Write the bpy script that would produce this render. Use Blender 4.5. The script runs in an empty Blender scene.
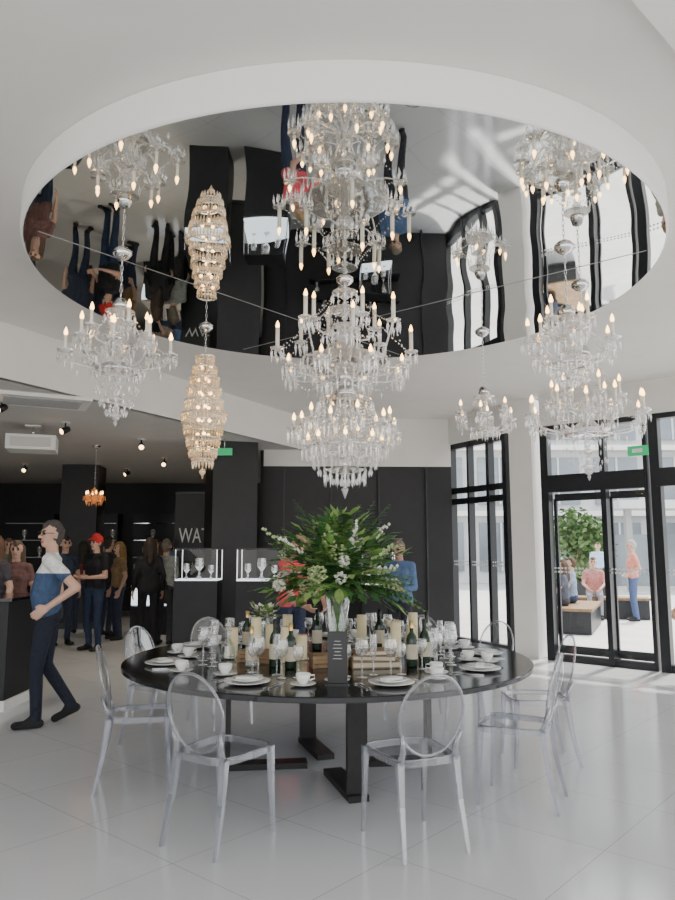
import bpy, math, random
import numpy as np
from mathutils import Vector, Matrix
random.seed(7)
pi=math.pi
# ---------------------------------------------------------------- materials
def newmat(name):
    m=bpy.data.materials.new(name); m.use_nodes=True
    return m, m.node_tree.nodes, m.node_tree.links
def pmat(name,col,rough=.5,metal=0.,noise=0.,nscale=20.,emis=None,estr=0.,spec=.5):
    m,n,l=newmat(name); b=n['Principled BSDF']
    b.inputs['Base Color'].default_value=(*col,1); b.inputs['Roughness'].default_value=rough
    b.inputs['Metallic'].default_value=metal; b.inputs['Specular IOR Level'].default_value=spec
    if emis: 
        b.inputs['Emission Color'].default_value=(*emis,1); b.inputs['Emission Strength'].default_value=estr
    if noise>0:
        tc=n.new('ShaderNodeTexCoord'); t=n.new('ShaderNodeTexNoise'); t.inputs['Scale'].default_value=nscale; t.inputs['Detail'].default_value=4
        r=n.new('ShaderNodeValToRGB')
        r.color_ramp.elements[0].position=.3; r.color_ramp.elements[1].position=.7
        r.color_ramp.elements[0].color=(*[max(0,c*(1-noise)) for c in col],1)
        r.color_ramp.elements[1].color=(*[min(1,c*(1+noise)) for c in col],1)
        l.new(tc.outputs['Object'],t.inputs['Vector']); l.new(t.outputs['Fac'],r.inputs['Fac']); l.new(r.outputs['Color'],b.inputs['Base Color'])
    return m
def clearmat(name,tcol,gl=.35,blend=.3,diff=0.,dcol=(1,1,1),rough=.04,emis=0.,ecol=(1,1,1),base=0.04):
    m,n,l=newmat(name); n.remove(n['Principled BSDF']); out=n['Material Output']
    t=n.new('ShaderNodeBsdfTransparent'); t.inputs[0].default_value=(*tcol,1)
    g=n.new('ShaderNodeBsdfGlossy'); g.inputs['Color'].default_value=(1,1,1,1); g.inputs['Roughness'].default_value=rough
    lw=n.new('ShaderNodeLayerWeight'); lw.inputs['Blend'].default_value=blend
    mr=n.new('ShaderNodeMapRange'); mr.inputs['To Min'].default_value=base; mr.inputs['To Max'].default_value=gl
    l.new(lw.outputs['Facing'],mr.inputs['Value'])
    mx=n.new('ShaderNodeMixShader'); l.new(mr.outputs[0],mx.inputs[0]); l.new(t.outputs[0],mx.inputs[1]); l.new(g.outputs[0],mx.inputs[2])
    cur=mx
    if diff>0:
        d=n.new('ShaderNodeBsdfDiffuse'); d.inputs[0].default_value=(*dcol,1)
        m2=n.new('ShaderNodeMixShader'); m2.inputs[0].default_value=diff
        l.new(cur.outputs[0],m2.inputs[1]); l.new(d.outputs[0],m2.inputs[2]); cur=m2
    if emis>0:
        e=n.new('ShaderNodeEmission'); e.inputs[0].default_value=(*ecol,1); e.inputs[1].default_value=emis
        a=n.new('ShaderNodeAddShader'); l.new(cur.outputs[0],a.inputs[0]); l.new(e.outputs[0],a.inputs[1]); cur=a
    l.new(cur.outputs[0],out.inputs[0]); return m
M={}
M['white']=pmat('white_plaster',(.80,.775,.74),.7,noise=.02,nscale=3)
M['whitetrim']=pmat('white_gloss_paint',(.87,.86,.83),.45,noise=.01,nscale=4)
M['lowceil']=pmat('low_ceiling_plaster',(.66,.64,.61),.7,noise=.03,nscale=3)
M['black']=pmat('black_wall_paint',(.010,.010,.012),.5,noise=.2,nscale=8)
M['frame']=pmat('dark_aluminium',(.02,.022,.026),.35,.3,noise=.1)
M['blacktop']=pmat('black_lacquer',(.01,.01,.011),.12,noise=.2)
M['basemetal']=pmat('black_steel',(.015,.013,.013),.35,.4,noise=.2)
M['ceramic']=pmat('white_china',(.85,.85,.83),.15,noise=.01)
M['candle']=pmat('ivory_wax',(.85,.74,.48),.5,noise=.04,emis=(.9,.7,.35),estr=.06)
M['candletube']=pmat('cream_candle_tube',(.88,.84,.74),.4,noise=.02)
M['bulb']=pmat('warm_bulb',(1,.75,.4),.4,emis=(1,.58,.20),estr=9,noise=.01)
M['chrome']=pmat('polished_chrome',(.75,.75,.76),.08,1.,noise=.05)
M['silver']=pmat('cutlery_steel',(.7,.7,.7),.2,1.,noise=.05)
M['crystal']=clearmat('cut_crystal',(.92,.92,.93),gl=.85,blend=.5,diff=.11,dcol=(.97,.96,.93),rough=.04,base=.22,emis=.025,ecol=(1,.85,.65))  # faint warm emission painted in for bulb glow; crystal is no lamp
M['crystalglow']=clearmat('glow_tinted_crystal',(1,.92,.78),gl=.75,blend=.5,diff=.20,dcol=(1,.86,.62),rough=.05,base=.24,emis=.08,ecol=(1,.62,.3))  # warm light of the inner bulbs put into tint, diffuse and emission
M['amber']=clearmat('amber_crystal',(1,.7,.3),gl=.6,blend=.5,diff=.25,dcol=(1,.6,.25),rough=.06,base=.2,emis=.12,ecol=(1,.4,.1))  # amber is its own colour; emission imitates bulb light in the crystal
M['acrylic']=clearmat('clear_acrylic',(.92,.93,.95),gl=.55,blend=.32,diff=.02,dcol=(.85,.85,.9),rough=.03,base=.05)
M['acrylicedge']=clearmat('clear_acrylic_edge',(.66,.67,.72),gl=.75,blend=.5,diff=.06,dcol=(.85,.85,.9),rough=.05,base=.10)
M['glass']=clearmat('window_glass',(.96,.98,.98),gl=.25,blend=.2,rough=.01,base=.03)
M['vaseglass']=clearmat('cut_glass_vase',(.90,.95,.92),gl=.8,blend=.5,diff=.03,rough=.03,base=.14)
M['wineglass']=clearmat('drinking_glass',(.93,.94,.95),gl=.85,blend=.5,diff=.03,rough=.03,base=.10)
M['menu']=pmat('black_card',(.012,.012,.013),.4,noise=.1)
M['paper']=pmat('white_paper',(.8,.8,.78),.6,noise=.02)
M['wood']=pmat('oak_wood',(.26,.16,.08),.5,noise=.35,nscale=14)
M['book']=pmat('book_cloth',(.26,.18,.11),.7,noise=.2,nscale=30)
M['bottle']=pmat('dark_bottle_glass',(.012,.03,.015),.08,noise=.2)
M['label']=pmat('bottle_label',(.62,.55,.42),.6,noise=.05)
M['gold']=pmat('gold_foil',(.75,.5,.2),.3,.9,noise=.1)
M['leaf']=pmat('fern_green',(.14,.28,.06),.5,noise=.4,nscale=9)
M['leaf2']=pmat('dark_leaf_green',(.05,.14,.04),.45,noise=.4,nscale=9)
M['leaf3']=pmat('pale_hydrangea_green',(.52,.62,.32),.6,noise=.25,nscale=12)
M['leaf4']=pmat('fresh_leaf_green',(.27,.40,.12),.5,noise=.3,nscale=9)
M['petal']=pmat('white_petal',(.82,.82,.72),.6,noise=.05,nscale=12)
M['treeleaf']=pmat('tree_leaf',(.10,.18,.06),.7,noise=.4,nscale=2)
M['bark']=pmat('bark',(.14,.09,.06),.8,noise=.3)
M['paving']=pmat('outdoor_paving',(.64,.63,.61),.8,noise=.08,nscale=2)
M['concrete']=pmat('pale_cladding',(.62,.63,.63),.7,noise=.08,nscale=.6)
M['bglass']=pmat('building_glass',(.22,.25,.28),.1,noise=.3,nscale=.4)
M['led']=pmat('display_light_panel',(.9,.92,.95),.5,emis=(.85,.93,1),estr=1.6,noise=.01)
M['green']=pmat('exit_sign_green',(.02,.4,.15),.4,emis=(.05,.8,.3),estr=.3,noise=.02)
M['grille']=pmat('vent_grey',(.35,.35,.35),.5,noise=.05)
M['spotw']=pmat('spot_lamp_glow',(1,.8,.5),.4,emis=(1,.62,.3),estr=8,noise=.01)
M['dot']=pmat('glass_manifestation_dot',(.75,.75,.75),.5,noise=.02)
m,n,l=newmat('mirror_panel'); b=n['Principled BSDF']; b.inputs['Base Color'].default_value=(.74,.76,.75,1); b.inputs['Metallic'].default_value=1; b.inputs['Roughness'].default_value=.015
tc=n.new('ShaderNodeTexCoord'); t=n.new('ShaderNodeTexNoise'); t.inputs['Scale'].default_value=1.6; t.inputs['Detail'].default_value=0
bp=n.new('ShaderNodeBump'); bp.inputs['Strength'].default_value=.20; bp.inputs['Distance'].default_value=.03
l.new(tc.outputs['Object'],t.inputs['Vector']); l.new(t.outputs['Fac'],bp.inputs['Height']); l.new(bp.outputs[0],b.inputs['Normal'])
M['mirror']=m
m,n,l=newmat('white_floor_tile'); b=n['Principled BSDF']
tc=n.new('ShaderNodeTexCoord'); mp=n.new('ShaderNodeMapping'); mp.inputs['Rotation'].default_value=(0,0,math.radians(41))
br=n.new('ShaderNodeTexBrick'); br.offset=0; br.inputs['Scale'].default_value=1; br.inputs['Brick Width'].default_value=.78; br.inputs['Row Height'].default_value=.78
br.inputs['Mortar Size'].default_value=.0025; br.inputs['Mortar Smooth'].default_value=.1
br.inputs['Color1'].default_value=(.69,.705,.715,1); br.inputs['Color2'].default_value=(.665,.68,.69,1); br.inputs['Mortar'].default_value=(.42,.42,.42,1)
l.new(tc.outputs['Object'],mp.inputs['Vector']); l.new(mp.outputs[0],br.inputs['Vector']); l.new(br.outputs['Color'],b.inputs['Base Color'])
ns=n.new('ShaderNodeTexNoise'); ns.inputs['Scale'].default_value=2.5; mr=n.new('ShaderNodeMapRange'); mr.inputs['To Min'].default_value=.09; mr.inputs['To Max'].default_value=.19
l.new(tc.outputs['Object'],ns.inputs['Vector']); l.new(ns.outputs['Fac'],mr.inputs['Value']); l.new(mr.outputs[0],b.inputs['Roughness']); b.inputs['Specular IOR Level'].default_value=.7
M['floor']=m
# ---------------------------------------------------------------- mesh builder
class MB:
    def __init__(s): s.v=[];s.f=[];s.m=[];s.s=[];s.mats=[]
    def mi(s,k):
        if k not in s.mats: s.mats.append(k)
        return s.mats.index(k)
    def add(s,vs,fs,k,smooth=False):
        o=len(s.v); s.v.extend([tuple(v) for v in vs]); i=s.mi(k)
        for f in fs: s.f.append([a+o for a in f]); s.m.append(i); s.s.append(smooth)
    def box(s,c,size,k,rot=0.):
        hx,hy,hz=[a/2 for a in size]; co,si=math.cos(rot),math.sin(rot); vs=[]
        for z in(-hz,hz):
            for x,y in((-hx,-hy),(hx,-hy),(hx,hy),(-hx,hy)): vs.append((c[0]+x*co-y*si,c[1]+x*si+y*co,c[2]+z))
        s.add(vs,[(3,2,1,0),(4,5,6,7),(0,1,5,4),(1,2,6,5),(2,3,7,6),(3,0,4,7)],k)
    def wall(s,p,q,z0,z1,th,k):
        L=math.hypot(q[0]-p[0],q[1]-p[1]); s.box(((p[0]+q[0])/2,(p[1]+q[1])/2,(z0+z1)/2),(L,th,z1-z0),k,math.atan2(q[1]-p[1],q[0]-p[0]))
    def lathe(s,prof,c,k,n=16,smooth=True):
        vs=[];fs=[]
        for r,z in prof:
            for i in range(n):
                a=2*pi*i/n; vs.append((c[0]+r*math.cos(a),c[1]+r*math.sin(a),c[2]+z))
        for j in range(len(prof)-1):
            for i in range(n):
                i2=(i+1)%n; fs.append((j*n+i,j*n+i2,(j+1)*n+i2,(j+1)*n+i))
        s.add(vs,fs,k,smooth)
    def tube(s,pts,rad,k,n=6,smooth=True,cap=True):
        pts=[Vector(p) for p in pts]; 
        if not hasattr(rad,'__len__'): rad=[rad]*len(pts)
        vs=[];fs=[];up=None
        for i,p in enumerate(pts):
            d=(pts[min(i+1,len(pts)-1)]-pts[max(i-1,0)]).normalized()
            if up is None: up=Vector((0,0,1)) if abs(d.z)<.9 else Vector((1,0,0))
            a=d.cross(up).normalized(); b2=a.cross(d).normalized(); up=b2
            for j in range(n):
                t=2*pi*j/n+(pi/4 if n==4 else 0); vs.append(p+a*math.cos(t)*rad[i]+b2*math.sin(t)*rad[i])
        for i in range(len(pts)-1):
            for j in range(n):
                j2=(j+1)%n; fs.append((i*n+j,i*n+j2,(i+1)*n+j2,(i+1)*n+j))
        if cap: fs.append(tuple(range(n))[::-1]); fs.append(tuple((len(pts)-1)*n+j for j in range(n)))
        s.add(vs,fs,k,smooth)
    def octa(s,c,r,h,k,n=4,top=.5):
        x,y,z=c; vs=[(x,y,z+h*top),(x,y,z-h*(1-top))]+[(x+r*math.cos(2*pi*i/n+.4),y+r*math.sin(2*pi*i/n+.4),z) for i in range(n)]
        fs=[]
        for i in range(n): fs.append((0,2+i,2+(i+1)%n)); fs.append((1,2+(i+1)%n,2+i))
        s.add(vs,fs,k)
    def disc(s,c,r,k,n=48,flip=False):
        vs=[(c[0]+r*math.cos(2*pi*i/n),c[1]+r*math.sin(2*pi*i/n),c[2]) for i in range(n)]
        f=tuple(range(n)); s.add(vs,[f[::-1] if flip else f],k)
    def ball(s,c,r,k,n=10,sz=1.):
        s.lathe([(r*math.sin(pi*j/6)+(1e-5),-r*sz*math.cos(pi*j/6)) for j in range(7)],c,k,n)
    def mesh(s,name):
        me=bpy.data.meshes.new(name); me.from_pydata(s.v,[],s.f)
        for k in s.mats: me.materials.append(M[k])
        me.polygons.foreach_set('material_index',s.m); me.polygons.foreach_set('use_smooth',s.s); me.update(); return me
    def obj(s,name,loc=(0,0,0),rot=0.):
        return place(s.mesh(name),name,loc,rot)
def place(me,name,loc=(0,0,0),rot=0.,sc=1.):
    o=bpy.data.objects.new(name,me); bpy.context.collection.objects.link(o); o.location=loc; o.rotation_euler=(0,0,rot); o.scale=(sc,)*3; return o
def poly(name,pts,z,k,flip=False,th=.0):
    b=MB(); n=len(pts)
    vs=[(x,y,z) for x,y in pts]; f=tuple(range(n))
    if th:
        vs+=[(x,y,z+th) for x,y in pts]
        b.add(vs,[f[::-1],tuple(range(n,2*n))]+[(i,(i+1)%n,n+(i+1)%n,n+i) for i in range(n)],k)
    else: b.add(vs,[f[::-1] if flip else f],k)
    return b.obj(name)
# ---------------------------------------------------------------- room shell
P0=(1.95,12.3);P1=(2.63,11.0);P2=(3.0,10.4)
fd=Vector((.7526,-.6585)); 
def fb(t): return (P2[0]+fd.x*t,P2[1]+fd.y*t)
PE=fb(11.5)
A=(-8.16,-2.5);B=(-.60,12.12)
CE=3.75;LC=3.2;XL=-10.5;YB=18.5
poly('floor',[(XL,-2.5),(PE[0],-2.5),PE,(2.95,10.35),P1,P0,(1.95,YB),(XL,YB)],-.1,'floor',th=.1)
poly('ceiling',[(XL,-2.5),(PE[0],-2.5),PE,P2,P1,P0,(1.95,YB),(XL,YB)],CE,'white',th=.15)
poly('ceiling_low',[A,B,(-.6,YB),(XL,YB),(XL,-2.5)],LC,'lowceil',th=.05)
b=MB(); b.wall(A,B,LC,CE,.08,'white'); b.obj('wall_bulkhead')
b=MB(); b.wall((XL,YB),(1.95,YB),0,LC,.15,'black'); b.obj('wall_back')
b=MB(); b.wall((XL,-2.5),(XL,YB),0,LC,.15,'black'); b.obj('wall_left')
b=MB(); b.wall((-1.25,12.15),(1.93,12.25),0,2.92,.12,'black'); b.wall((-1.25,12.15),(-1.35,YB),0,LC,.12,'black')
b.wall((-1.25,12.15),(1.93,12.25),2.92,CE,.12,'white'); b.obj('wall_display_room')
b=MB()
for x in(-.9,-.1,.7,1.5): b.box((x,12.09,1.45),(.03,.05,2.9),'frame')
for z in(.9,1.3,1.7): b.box((.3,12.02,z),(1.55,.2,.025),'blacktop')
for i in range(11):
    x=-.35+i*.13; z=[.915,1.315,1.715][i%3]; b.lathe([(.001,0),(.03,0),(.012,.02),(.012,.06),(.04,.1),(.045,.17)],(x,12.02,z),'crystal',8)
b.obj('wall_display_shelf')
z=3.3
def lerp(p,q,t): return (p[0]+(q[0]-p[0])*t,p[1]+(q[1]-p[1])*t)
b=MB(); b.wall(P0,P1,z,CE,.2,'white'); b.obj('wall_facade_header')
b=MB()
for t,w in((0.02,.09),(.36,.05),(.70,.07),(.97,.09)):
    p=lerp(P0,P1,t); b.box((p[0],p[1],z/2),(w,.12,z),'frame',math.atan2(P1[1]-P0[1],P1[0]-P0[0]))
for zz in(.05,2.32,2.5,z-.04): b.wall(P0,P1,zz-.05,zz+.05,.1,'frame')
b.add([(*P0,0),(*P1,0),(*P1,z),(*P0,z)],[(0,1,2,3)],'glass')
for i in range(26):
    p=lerp(P0,P1,.04+i*.036); 
    for dz in(0,.05): b.box((p[0]-.02,p[1]-.02,1.28+dz),(.025,.006,.025),'dot',-1.1)
b.obj('window_1')
b=MB(); b.box((2.84,10.72,CE/2),(.36,.42,CE),'white',-.72); b.obj('wall_facade_pier')
b=MB(); b.wall(P2,PE,z,CE,.2,'white'); b.obj('wall_entrance_header')
ang=math.atan2(fd.y,fd.x)
def facade(name,ts,thick):
    b=MB(); q0,q1=fb(ts[0]),fb(ts[-1])
    for t,w in zip(ts,thick): 
        p=fb(t); b.box((p[0],p[1],z/2),(w,.14,z),'frame',ang)
    b.wall(q0,q1,2.34,2.58,.16,'frame'); b.wall(q0,q1,z-.07,z-.001,.14,'frame'); b.wall(q0,q1,0,.09,.12,'frame')
    b.add([(*q0,.05),(*q1,.05),(*q1,z),(*q0,z)],[(0,1,2,3)],'glass')
    n=int((ts[-1]-ts[0])/.05)
    for i in range(n):
        p=fb(ts[0]+.04+i*.05)
        for dz in(0,.05): b.box((p[0]-.012,p[1]-.015,1.22+dz),(.024,.005,.024),'dot',ang)
    return b.obj(name)
facade('window_2',[1.56,2.5,3.5,4.5,5.5,6.5],[.12,.06,.1,.06,.1,.1])
facade('window_3',[6.6,7.8,9.0,10.2,11.4],[.1,.06,.1,.06,.1])
facade('door_1',[.03,.87,1.44],[.11,.07,.05])
b=MB()
for t0,t1 in((.10,.83),(.90,1.40)):
    q0,q1=fb(t0),fb(t1); off=(.08,.09)
    q0=(q0[0]+off[0],q0[1]+off[1]); q1=(q1[0]+off[0],q1[1]+off[1])
    for q in(q0,q1): b.box((q[0],q[1],1.15),(.045,.04,2.2),'frame',ang)
    b.wall(q0,q1,.09,.2,.04,'frame'); b.wall(q0,q1,2.22,2.32,.04,'frame')
b.obj('door_2')
b=MB(); p=fb(1.38); b.box((p[0]-.08,p[1]-.09,2.82),(.26,.04,.13),'green',ang); b.box((p[0]-.1,p[1]-.113,2.82),(.13,.006,.05),'paper',ang); b.obj('exit_sign')
poly('trim_1',[(1.08,2.5),(3.93,5.2),(6,3.2),(6,-2.4),(1.08,-2.4)],CE-.06,'whitetrim',th=.055)
# mirror drum
DC=(.045,5.255);DR=2.255;ZM=3.55
b=MB(); n=128
b.lathe([(DR,CE-.001),(DR,ZM+.02),(DR-.012,ZM+.002),(DR-.02,ZM)],(DC[0],DC[1],0),'whitetrim',n)
b.disc((DC[0],DC[1],ZM-.001),DR-.018,'mirror',n,flip=True)
def seam(p,q): b.wall(p,q,ZM-.003,ZM-.0015,.007,'grille')
seam((DC[0]-1.95,DC[1]-.9),(DC[0]+.6,DC[1]+2.05)); seam((DC[0]-1.0,DC[1]+1.85),(DC[0]+2.05,DC[1]-.6))
b.obj('ceiling_mirror_disc')
b=MB(); b.box((0,0,LC/2),(.70,.70,LC),'black'); b.box((0,0,.05),(.74,.74,.1),'frame'); me=b.mesh('black_column')
place(me,'wall_column_1',(-1.70,11.45,0),.35); place(me,'wall_column_2',(-5.15,14.6,0),.1)
# sign wall
e=bpy.data.objects.new('brand_sign_panel',None); bpy.context.collection.objects.link(e)
b=MB(); b.box((-2.35,12.4,1.25),(.86,.1,2.5),'black'); b.box((-2.35,12.34,2.49),(.86,.02,.03),'frame'); o=b.obj('panel'); o.parent=e
cu=bpy.data.curves.new('letters','FONT'); cu.body='WATER'; cu.size=.36; cu.extrude=.006
o=bpy.data.objects.new('letters',cu); bpy.context.collection.objects.link(o); o.location=(-2.70,12.33,1.64); o.rotation_euler=(pi/2,0,0); cu.materials.append(M['paper']); o.parent=e
o.scale=(.62,1,1)
def vitrine(x,y,w,h0,h1,name='display_case'):
    b=MB(); b.box((0,0,h0/2),(w,w*.8,h0),'black'); b.box((0,0,h0+.008),(w*.98,w*.78,.015),'led')
    hw,hd=w*.48,w*.38
    for sx,sy in((-1,-1),(1,-1),(1,1),(-1,1)): b.box((sx*hw,sy*hd,(h0+h1)/2),(.012,.012,h1-h0),'chrome')
    b.box((0,0,h1),(w,w*.8,.02),'frame')
    vs=[(-hw,-hd,h0),(hw,-hd,h0),(hw,hd,h0),(-hw,hd,h0),(-hw,-hd,h1),(hw,-hd,h1),(hw,hd,h1),(-hw,hd,h1)]
    b.add(vs,[(0,1,5,4),(1,2,6,5),(3,0,4,7)],'glass')
    for i,(px,s) in enumerate(((-.3,1.),(0.,1.35),(.28,.9))):
        b.lathe([(.001,0),(.035*s,.0),(.01*s,.03*s),(.012*s,.08*s),(.045*s,.12*s),(.04*s,.2*s)],(px*w,0,h0+.016),'crystal',8,smooth=False)
    return b.obj(name,(x,y,0))
vitrine(-1.83,9.65,.56,1.13,1.54); vitrine(-1.00,9.6,.60,1.13,1.54)
vitrine(.62,11.2,.5,1.0,1.5)
b=MB(); b.box((-4.1,7.55,.57),(1.8,.8,.94),'black'); b.box((-4.1,7.55,.05),(1.84,.84,.1),'whitetrim'); b.box((-4.1,7.55,1.05),(1.9,.9,.03),'blacktop'); b.obj('sales_counter')
def jewel(x,y,w,nm='jewellery_counter'):
    b=MB(); b.box((0,0,.25),(w,.6,.5),'black'); b.box((0,0,.68),(w*.99,.58,.32),'led'); b.box((0,0,.86),(w,.62,.04),'paper')
    for i in range(6): b.lathe([(.001,0),(.03,0),(.01,.03),(.01,.07),(.035,.12),(.04,.2)],(-w*.4+i*w*.16,0,.881),'crystal',8)
    b.obj(nm,(x,y,0))
jewel(-3.0,13.6,1.5)
b=MB()
for i in range(5):
    x=-9.3+i*1.6; b.box((x,YB-.25,1.5),(1.2,.3,1.8),'frame')
    for k in range(4): b.box((x,YB-.42,.9+k*.42),(1.16,.06,.02),'chrome')
    for k in range(6): b.lathe([(.001,0),(.05,0),(.02,.04),(.06,.14),(.06,.25)],(x-.5+k*.2,YB-.43,.91+(k%3)*.42),'crystal',8)
b.obj('wall_cabinet')
b=MB(); b.box((0,0,-.02),(1.0,.65,.04),'whitetrim')
for i in range(7): b.box((0,-.2+i*.065,-.045),(.8,.02,.012),'grille')
b.obj('ceiling_vent',(-3.3,7.9,LC),.45)
b=MB(); b.box((0,0,-.25),(.62,.5,.2),'whitetrim'); b.box((0,-.26,-.25),(.5,.03,.12),'lowceil'); b.tube([(0,0,0),(0,0,-.16)],.02,'chrome'); b.box((0,0,-.01),(.2,.2,.02),'whitetrim'); b.obj('ceiling_projector',(-4.15,9.7,LC),.3)
b=MB(); b.lathe([(.06,0),(.06,-.012),(.045,-.012)],(0,0,0),'whitetrim',16); b.tube([(0,0,-.01),(0,0,-.07)],.012,'frame'); b.tube([(0,.05,-.08),(0,-.05,-.13)],[.04,.048],'frame',10); b.tube([(0,-.052,-.131),(0,-.056,-.133)],.038,'spotw',10); sp=b.mesh('spotlight')
SP=[(-3.75,7.9),(-3.6,9.4),(-3.0,10.9),(-5.6,11.3),(-3.2,13.2),(-2.2,12.7),(-4.4,15.0),(-6.2,14.2),(-2.0,10.4),(-2.6,15.8)]
for i,(x,y) in enumerate(SP): place(sp,'ceiling_spotlight',(x,y,LC),random.uniform(-1,1))
b=MB(); b.box((-1.72,10.85,LC-.2),(.24,.03,.11),'green'); b.tube([(-1.72,10.85,LC),(-1.72,10.85,LC-.14)],.01,'chrome'); b.obj('emergency_sign')
# ---------------------------------------------------------------- table
TC=Vector((-.07,5.45)); TR=1.46; TZ=.76
b=MB(); b.lathe([(.001,TZ),(TR-.006,TZ),(TR,TZ-.006),(TR,TZ-.03),(TR-.01,TZ-.036),(.001,TZ-.036)],(TC.x,TC.y,0),'blacktop',128,smooth=False)
for (x,y),(fx,fy) in (((.12,4.72),(-.02,5.2)),((-.24,6.05),(-.10,5.62)),((-.78,5.36),(-.27,5.42)),((.66,5.5),(.18,5.46))):
    a=math.atan2(fy-y,fx-x); b.box((x,y,TZ/2),(.035,.13,TZ-.04),'basemetal',a)
    L=math.hypot(fx-x,fy-y); b.box(((x+fx)/2,(y+fy)/2,.02),(L+.1,.13,.04),'basemetal',a); b.box(((x+fx)/2,(y+fy)/2,TZ-.06),(L+.1,.08,.045),'basemetal',a)
b.obj('dining_table')
# ---------------------------------------------------------------- ghost chair
b=MB()
def seatpt(u,v):
    w=.175+.035*v; return (u*w,-.2+.42*v)
outl=[]
N=28
for i in range(N):
    a=2*pi*i/N; e=.45
    cx=math.copysign(abs(math.cos(a))**e,math.cos(a)); cy=math.copysign(abs(math.sin(a))**e,math.sin(a))
    outl.append(seatpt(cx,(cy+1)/2))
vs=[(x,y,.465) for x,y in outl]+[(x*.75,y*.75+.003,.452) for x,y in outl]+[(x,y,.43) for x,y in outl]
fs=[tuple(range(N,2*N))]+[(i,(i+1)%N,N+(i+1)%N,N+i) for i in range(N)]
b.add(vs[:2*N],fs,'acrylic',False)
b.add(vs[:N]+vs[2*N:],[(i,(i+1)%N,N+(i+1)%N,N+i) for i in range(N)],'acrylicedge',True)
ring=[(x,y,.466) for x,y in outl]+[(outl[0][0],outl[0][1],.466)]
b.tube(ring,.006,'acrylicedge',5,cap=False)
for sx in(-1,1):
    b.tube([(sx*.185,.19,.46),(sx*.188,.195,.25),(sx*.192,.215,0)],[.024,.018,.012],'acrylicedge',4,smooth=False)
    b.tube([(sx*.165,-.18,.46),(sx*.172,-.205,.25),(sx*.185,-.26,0)],[.026,.02,.013],'acrylicedge',4,smooth=False)
    b.tube([(sx*.165,-.185,.45),(sx*.155,-.2,.52),(sx*.175,-.225,.6)],[.02,.015,.010],'acrylicedge',6)
NB=36; oc=[]
for i in range(NB):
    a=2*pi*i/NB; x=.19*math.cos(a); zz=.69+.21*math.sin(a); y=-.19-(zz-.46)*.22+ .35*(x*x)
    oc.append((x,y,zz))
b.tube(oc+[oc[0]],.008,'acrylicedge',6,cap=False)
cen=(0,-.19-(.69-.46)*.22,.69)
mid=[((p[0])*.5,cen[1]+(p[1]-cen[1])*.5-.004,cen[2]+(p[2]-cen[2])*.5) for p in oc]
b.add(oc+mid+[cen],[(i,(i+1)%NB,NB+(i+1)%NB,NB+i) for i in range(NB)]+[(NB+i,NB+(i+1)%NB,2*NB) for i in range(NB)],'acrylic',True)
chair=b.mesh('dining_chair')
seats=[(-.63,4.14,-.55),(.40,4.10,.40),(1.13,4.72,1.15),(1.47,5.55,1.6),(-1.33,5.02,-1.35),(-1.42,6.05,-1.95),(-1.05,6.72,-2.45),(-.05,7.08,pi),(.70,6.9,2.7),(1.22,6.42,2.2)]
for x,y,r in seats: place(chair,'dining_chair',(x,y,0),r)
# ---------------------------------------------------------------- tableware
b=MB(); b.lathe([(.001,.006),(.09,.006),(.135,.018),(.137,.022),(.09,.012),(.001,.010)],(0,0,0),'ceramic',32)
b.lathe([(.001,.013),(.055,.014),(.095,.028),(.097,.032),(.055,.02),(.001,.018)],(0,0,.004),'ceramic',28)
b.box((0,0,.034),(.13,.05,.014),'paper',.3); plate=b.mesh('dinner_plate')
b=MB(); b.lathe([(.001,.004),(.05,.004),(.075,.014),(.077,.017),(.04,.009),(.001,.009)],(0,0,0),'ceramic',24)
b.lathe([(.02,.01),(.025,.02),(.04,.04),(.044,.07),(.042,.07),(.036,.04),(.001,.02)],(0,0,0),'ceramic',20)
b.tube([(.04,0,.06),(.065,0,.058),(.068,0,.04),(.038,0,.03)],.005,'ceramic',6); cup=b.mesh('teacup')
def wg(s,h,r):
    b=MB(); b.lathe([(.001,.003),(.034*s,.001),(.034*s,.004),(.006,.008),(.005,h*.5),(.01,h*.53),(r*.8,h*.64),(r,h*.8),(r*.85,h)],(0,0,0),'wineglass',14)
    b.lathe([(r*.85,h),(r*.88,h+.002)],(0,0,0),'ceramic',14); return b.mesh('wine_glass')
g1=wg(1,.23,.042); g2=wg(1,.19,.036)
b=MB(); b.lathe([(.001,.003),(.032,.001),(.032,.004),(.005,.008),(.005,.09),(.016,.11),(.024,.17),(.021,.25)],(0,0,0),'wineglass',12); g3=b.mesh('champagne_flute')
b=MB()
for x,L in((-.19,.19),(-.165,.17),(.165,.2),(.19,.18)):
    b.box((x,0,.004),(.008,L,.004),'silver'); b.box((x,L*.5,.004),(.02,.04,.005),'silver')
cut=b.mesh('cutlery_set')
for i,(x,y,r) in enumerate(seats):
    v=Vector((x,y))-TC; v.normalize(); t=Vector((-v.y,v.x)); p=TC+v*1.17
    ra=math.atan2(v.y,v.x)+pi/2
    place(plate,'dinner_plate',(p.x,p.y,TZ),ra); place(cut,'cutlery_set',(p.x,p.y,TZ),ra)
    c=TC+v*1.10+t*.33; place(cup,'teacup',(c.x,c.y,TZ),ra+.6)
    c=TC+v*.98-t*.27; place(cup,'teacup',(c.x,c.y,TZ),ra+2)
    for k,(me,nm,dt,dr) in enumerate(((g1,'wine_glass',.10,0),(g2,'wine_glass',.19,-.05),(g3,'champagne_flute',.02,-.09),(g1,'wine_glass',-.08,-.03),(g2,'wine_glass',-.16,-.10))):
        g=TC+v*(.93+dr)+t*(dt); place(me,nm,(g.x,g.y,TZ))
b=MB(); b.box((0,0,.155),(.115,.012,.30),'menu',-.05); b.box((0,0,.006),(.12,.07,.012),'menu',-.05)
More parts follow.
